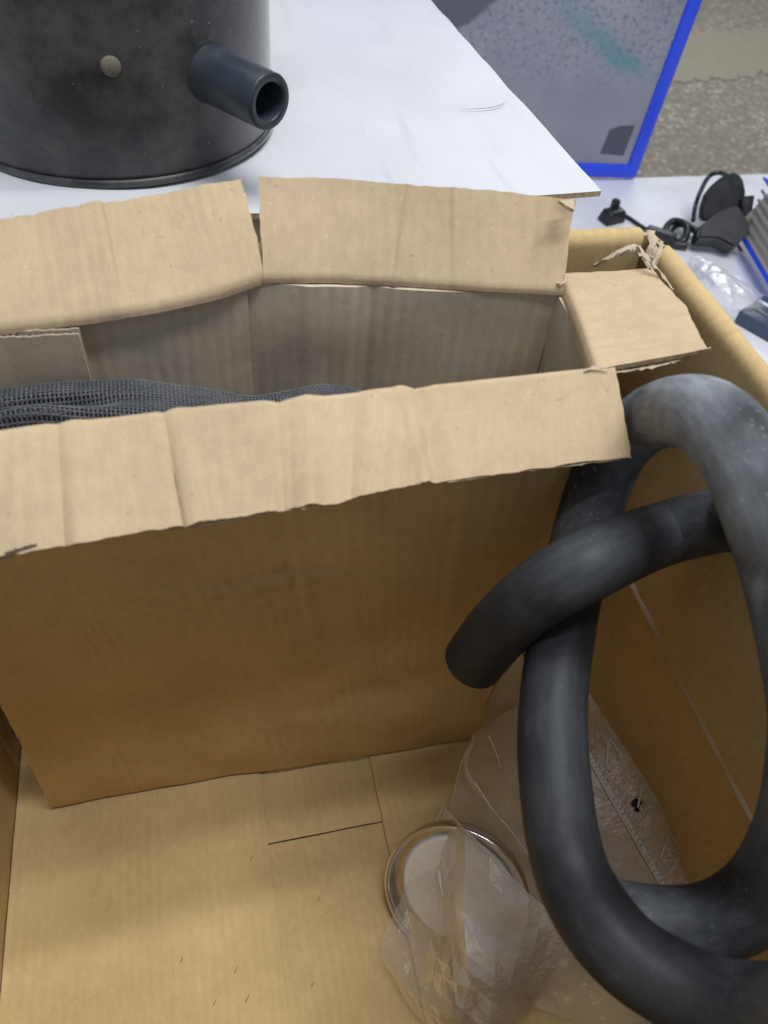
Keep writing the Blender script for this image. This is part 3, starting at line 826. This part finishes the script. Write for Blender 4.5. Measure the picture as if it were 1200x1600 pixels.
# crease torn in the white board
cr = [at(718, 171, WZ + .0035), at(745, 170, WZ + .0035), at(768, 168, WZ + .0035), at(784, 163, WZ + .004), at(790, 158, WZ + .004)]
def crease_line(pts, wd):
    vs, fs = [], []
    n = 20
    for k in range(n + 1):
        p = crom(pts, k / n); ww = wd * math.sin(math.pi * (k + .3) / (n + .6)) + .0001
        vs += [p + Vector((0, -ww, .0)), p + Vector((0, 0, ww * .8)), p + Vector((0, ww, 0))]
    for k in range(n): a = 3 * k; fs += [(a, a + 3, a + 4, a + 1), (a + 1, a + 4, a + 5, a + 2)]
    return mesh('creased_tear', vs, fs, GREYBAR, wb, True)
crease_line(cr, .0004)

bk = (-.046, .610); bz = WZ + .004
BC = Vector((0, 0, 0))
# circle through the bucket's visible base (in camera-levelled axes), turned into the box frame
th = math.radians(17.5); bx, by = -.227, .568
BC = Vector((bx * math.cos(th) + by * math.sin(th), -bx * math.sin(th) + by * math.cos(th), bz + ZO)); BR = .105
BC = Vector((-.044, .607, bz + ZO)); BR = .110; BH = .24
bucket = empty('bucket', BC, 'black dusty round plastic bucket with spout, standing on the white box', 'bucket')
TR = Matrix.Translation(BC)
lathe([(.0001, .0), (BR + .0005, .0), (BR + .0015, .001), (BR + .0015, .0042), (BR - .0015, .0046)], 128, 'base_rim', BUCKET, bucket, TR)
lathe([(BR - .0022, .0044), (BR - .0008, .0052), (BR, .007), (BR + .001, BH * .5), (BR + .003, BH), (BR - .002, BH + .001), (BR - .004, BH * .6), (BR - .005, .01), (.0001, .008)], 128, 'body', BUCKET, bucket, TR)
lathe([(BR + .002, BH - .012), (BR + .007, BH - .011), (BR + .0075, BH), (BR + .004, BH + .004), (BR - .004, BH + .003)], 128, 'top_rim', BUCKET, bucket, TR)
def on_bucket(x, y, r=BR):
    o = Vector((0, 0, ZO)); d = ray(x, y).normalized(); e = o - BC
    a = d.x ** 2 + d.y ** 2; b = 2 * (e.x * d.x + e.y * d.y); c = e.x ** 2 + e.y ** 2 - r * r
    return o + d * ((-b - math.sqrt(max(0, b * b - 4 * a * c))) / (2 * a))
ph = math.radians(-54); sd = Vector((math.cos(ph), math.sin(ph), 0))
s0 = BC + sd * (BR - .012); s0.z = ZO - .187
SR = .0152
SPM = frame_m(s0, Vector((0, 0, 1)).cross(sd), sd)
L = .064
lathe([(SR + .0026, .0), (SR + .0020, .011), (SR + .0013, .0135), (SR + .0010, .018), (SR + .0006, L - .001), (SR + .0001, L), (SR - .0040, L), (SR - .0046, L - .0010), (SR - .0056, .004), (.0001, .003)], 72, 'spout', SPOUT, bucket, SPM)
kp = on_bucket(173, 103); kn = (kp - Vector((BC.x, BC.y, kp.z))).normalized()
KM = frame_m(kp - kn * .002, Vector((0, 0, 1)).cross(kn), kn)
lathe([(.0058, 0), (.0058, .002), (.0053, .0036), (.0042, .0048), (.002, .0054), (.0001, .0056)], 32, 'bolt_head', GRIT, bucket, KM)
for x, y, r in ((134, 15, .0016), (149, 21, .0015), (40, 66, .0012), (225, 122, .0013), (262, 55, .0022), (308, 88, .0028), (289, 57, .0014)):
    r *= .6; p = on_bucket(x, y); n_ = (p - Vector((BC.x, BC.y, p.z))).normalized()
    lathe([(r, 0), (r * .8, r * .35), (.00005, r * .5)], 12, 'grit_speck', GRIT, bucket, frame_m(p, Vector((0, 0, 1)).cross(n_), n_))

# ------------------------------------------------------------------ blue framed picture at the table's back edge
po = at(991, 277, TZ + .002)
rr = math.radians(3); pu = Vector((math.sin(rr), 0, math.cos(rr))); pl = Vector((-math.cos(rr), 0, math.sin(rr))); pn = Vector((0, -1, 0))
PWD, PHT, FW = .62, .62, .026
pic = empty('framed_picture', po, 'grey stone picture in a bright blue frame, standing at the back of the table', 'picture')
def pbar(a0, a1, h0, h1, d=.018):
    c = po + pl * ((a0 + a1) / 2) + pu * ((h0 + h1) / 2)
    rbox('frame_bar', a1 - a0, h1 - h0, d, frame_m(c, -pl, pn), BLUE, pic, .0085, 4)
pbar(0, FW, FW * .6, PHT); pbar(0, PWD, 0, FW, .0186); pbar(PWD - FW, PWD, FW * .6, PHT); pbar(0, PWD, PHT - FW, PHT, .0186)
vs = [po + pl * a + pu * h + pn * .002 for a, h in ((PWD - .02, .02), (.02, .02), (.02, PHT - .02), (PWD - .02, PHT - .02))]
mesh('print', vs, [(0, 1, 2, 3)], POSTER, pic, False, [(0, 0), (1, 0), (1, 1), (0, 1)])
vs = [po + pl * a + pu * h + pn * .0026 for a, h in ((.092, .045), (.042, .042), (.040, .098), (.068, .096), (.088, .088))]
mesh('dark_mark', vs, [(0, 1, 2, 3, 4)], simple('slate_print', (.075, .08, .11), .5), pic, False)

# ------------------------------------------------------------------ power adapter
ad = empty('power_adapter', at(1128, 385, TZ), 'black power adapter with plug and looped cord lying on the white table', 'adapter')
def on_plane(x, y, p0, n):
    o = Vector((0, 0, ZO)); d = ray(x, y); return o + d * ((p0 - o).dot(n) / d.dot(n))
def prism(name, poly, p0, n, depth, mat, parent, bev=.004):
    n = n.normalized(); bm = bmesh.new()
    front = [bm.verts.new(on_plane(x, y, p0, n)) for x, y in poly]
    back = [bm.verts.new(v.co - n * depth) for v in front]
    m = len(poly)
    bm.faces.new(front); bm.faces.new(back[::-1])
    for k in range(m): bm.faces.new((front[k], back[k], back[(k + 1) % m], front[(k + 1) % m]))
    bm.normal_update()
    bmesh.ops.bevel(bm, geom=[e for e in bm.edges if len(e.link_faces) == 2 and e.calc_face_angle(0) > .5], offset=bev, segments=2, affect='EDGES')
    return bm_obj(name, bm, mat, parent, False)
bn = Vector((-.15, -.55, .8))
prism('body', [(1094, 352), (1090, 372), (1122, 373), (1149, 387), (1166, 368), (1176, 352), (1153, 318), (1124, 330)], at(1150, 385, TZ + .03), bn, .034, BLACK_PLASTIC, ad)
prism('plug_plate', [(1094, 345), (1096, 322), (1102, 304), (1113, 290), (1128, 277), (1142, 269), (1154, 270), (1162, 280), (1166, 298), (1165, 318), (1150, 328), (1120, 345)],
      at(1125, 340, TZ + .03), Vector((-.2, -.8, .55)), .014, BLACK_PLASTIC, ad)
prism('clip', [(1160, 306), (1180, 304), (1176, 330), (1164, 345)], at(1168, 332, TZ + .05), bn, .02, BLACK_PLASTIC, ad, .002)
prism('clip', [(1163, 346), (1172, 338), (1182, 350), (1172, 366)], at(1168, 350, TZ + .045), bn, .02, BLACK_PLASTIC, ad, .002)
for x, y in ((1152, 388), (1177, 368)):
    a = at(x - 4, y - 12, TZ + .012); b = at(x + 8, y + 7, TZ + .006)
    sweep([a, (a + b) / 2, b], .0032, 8, 14, 'prong', STEEL, ad)
def cord(pts, r=.0035, n=90): return sweep(pts, r, n, 10, 'cord', BLACK_PLASTIC, ad)
cord([at(1090, 362, TZ + .02), at(1064, 350, TZ + .012), at(1046, 362, TZ + .008), at(1052, 378, TZ + .006), at(1070, 374, TZ + .015), at(1072, 352, TZ + .022), at(1052, 346, TZ + .016), at(1040, 360, TZ + .008), at(1048, 380, TZ + .006), at(1075, 384, TZ + .010)], .0065)
cord([at(1083, 345, TZ + .02), at(1086, 325, TZ + .03), at(1093, 303, TZ + .05), at(1107, 277, TZ + .07), at(1123, 270, TZ + .08), at(1140, 276, TZ + .07)], .004)
cord([at(1045, 374, TZ + .007), at(1020, 364, TZ + .005), at(1000, 352, TZ + .004), at(985, 342, TZ + .004), at(972, 334, TZ + .006)], .0035)
rbox('strain_relief', .055, .020, .020, frame_m(at(1032, 368, TZ + .011), at(1050, 374, TZ + .01) - at(1014, 362, TZ + .01), Vector((0, 0, 1))), BLACK_PLASTIC, ad, .006)
jm = frame_m(at(958, 336, TZ + .012), Vector((1, .3, 0)), Vector((0, -.1, 1)))
rbox('connector', .046, .030, .022, jm, BLACK_PLASTIC, ad, .005, 3, .8)
rbox('connector', .012, .014, .030, frame_m(at(960, 324, TZ + .02), Vector((1, .2, 0)), Vector((0, 0, 1))), BLACK_PLASTIC, ad, .004)

# ------------------------------------------------------------------ things at the right edge of the table
ca, cb, cc_ = at(1162, 366, TZ + .035), at(1204, 438, TZ + .035), at(1194, 282, TZ + .10)
cx = (cb - ca); cy = (cc_ - ca); cz = cx.cross(cy).normalized()
crt = empty('printed_box', at(1200, 380, TZ), 'flat box with cream slatted print and blue edges at the right photo edge', 'box')
def pq(a, b): return ca + cx * a + cy * b
cn = cz if cz.z > 0 else -cz
def qm(a0, a1, b0, b1, h0, h1, name, mat, bev=.002):
    c = pq((a0 + a1) / 2, (b0 + b1) / 2) + cn * ((h0 + h1) / 2)
    rbox(name, cx.length * (a1 - a0), (cy - cx.normalized() * cy.dot(cx.normalized())).length * (b1 - b0), h1 - h0, frame_m(c, cx, cn), mat, crt, bev)
qm(0, 2.2, 0, 1, -.03, 0, 'body', CREAM)
qm(-.02, 2.2, 1.0, 1.06, -.032, .003, 'blue_edge', BLUE); qm(-.02, 2.2, -.10, -.004, -.032, .002, 'blue_edge', BLUE)
for k in range(5):
    qm(.06, 2.1, .14 + .17 * k, .20 + .17 * k, .0005, .0035, 'slat', GREYBAR, .0008)
dev = empty('small_device', at(1192, 500, TZ), 'small dark blue device with pale stripe at the right edge of the table', 'device')
dm = frame_m(at(1203, 500, TZ + .012), at(1205, 520, TZ) - at(1166, 498, TZ), Vector((0, 0, 1)))
rbox('body', .075, .075, .022, dm, NAVY, dev, .004)
rbox('stripe', .066, .008, .003, dm @ Matrix.Translation((0, .012, .0115)), WHITE_PLASTIC, dev, .001)
rbox('stripe', .066, .004, .003, dm @ Matrix.Translation((0, -.014, .0115)), GREYBAR, dev, .001)
fb = [[at(1078, 398, TZ + .012), at(1120, 410, TZ + .03), at(1170, 440, TZ + .03), at(1215, 470, TZ + .015)],
      [at(1085, 430, TZ + .015), at(1125, 440, TZ + .04), at(1175, 465, TZ + .035), at(1215, 490, TZ + .01)],
      [at(1105, 465, TZ + .01), at(1135, 472, TZ + .03), at(1170, 488, TZ + .02), at(1205, 505, TZ + .012)],
      [at(1130, 490, TZ + .004), at(1150, 492, TZ + .010), at(1172, 500, TZ + .008), at(1200, 520, TZ + .006)]]
tag(film_sheet('clear_bag', fb, 60, 60, FILM3, None, .004, 4), 'crinkled clear plastic bag lying on the white table beside the adapter', 'plastic bag')
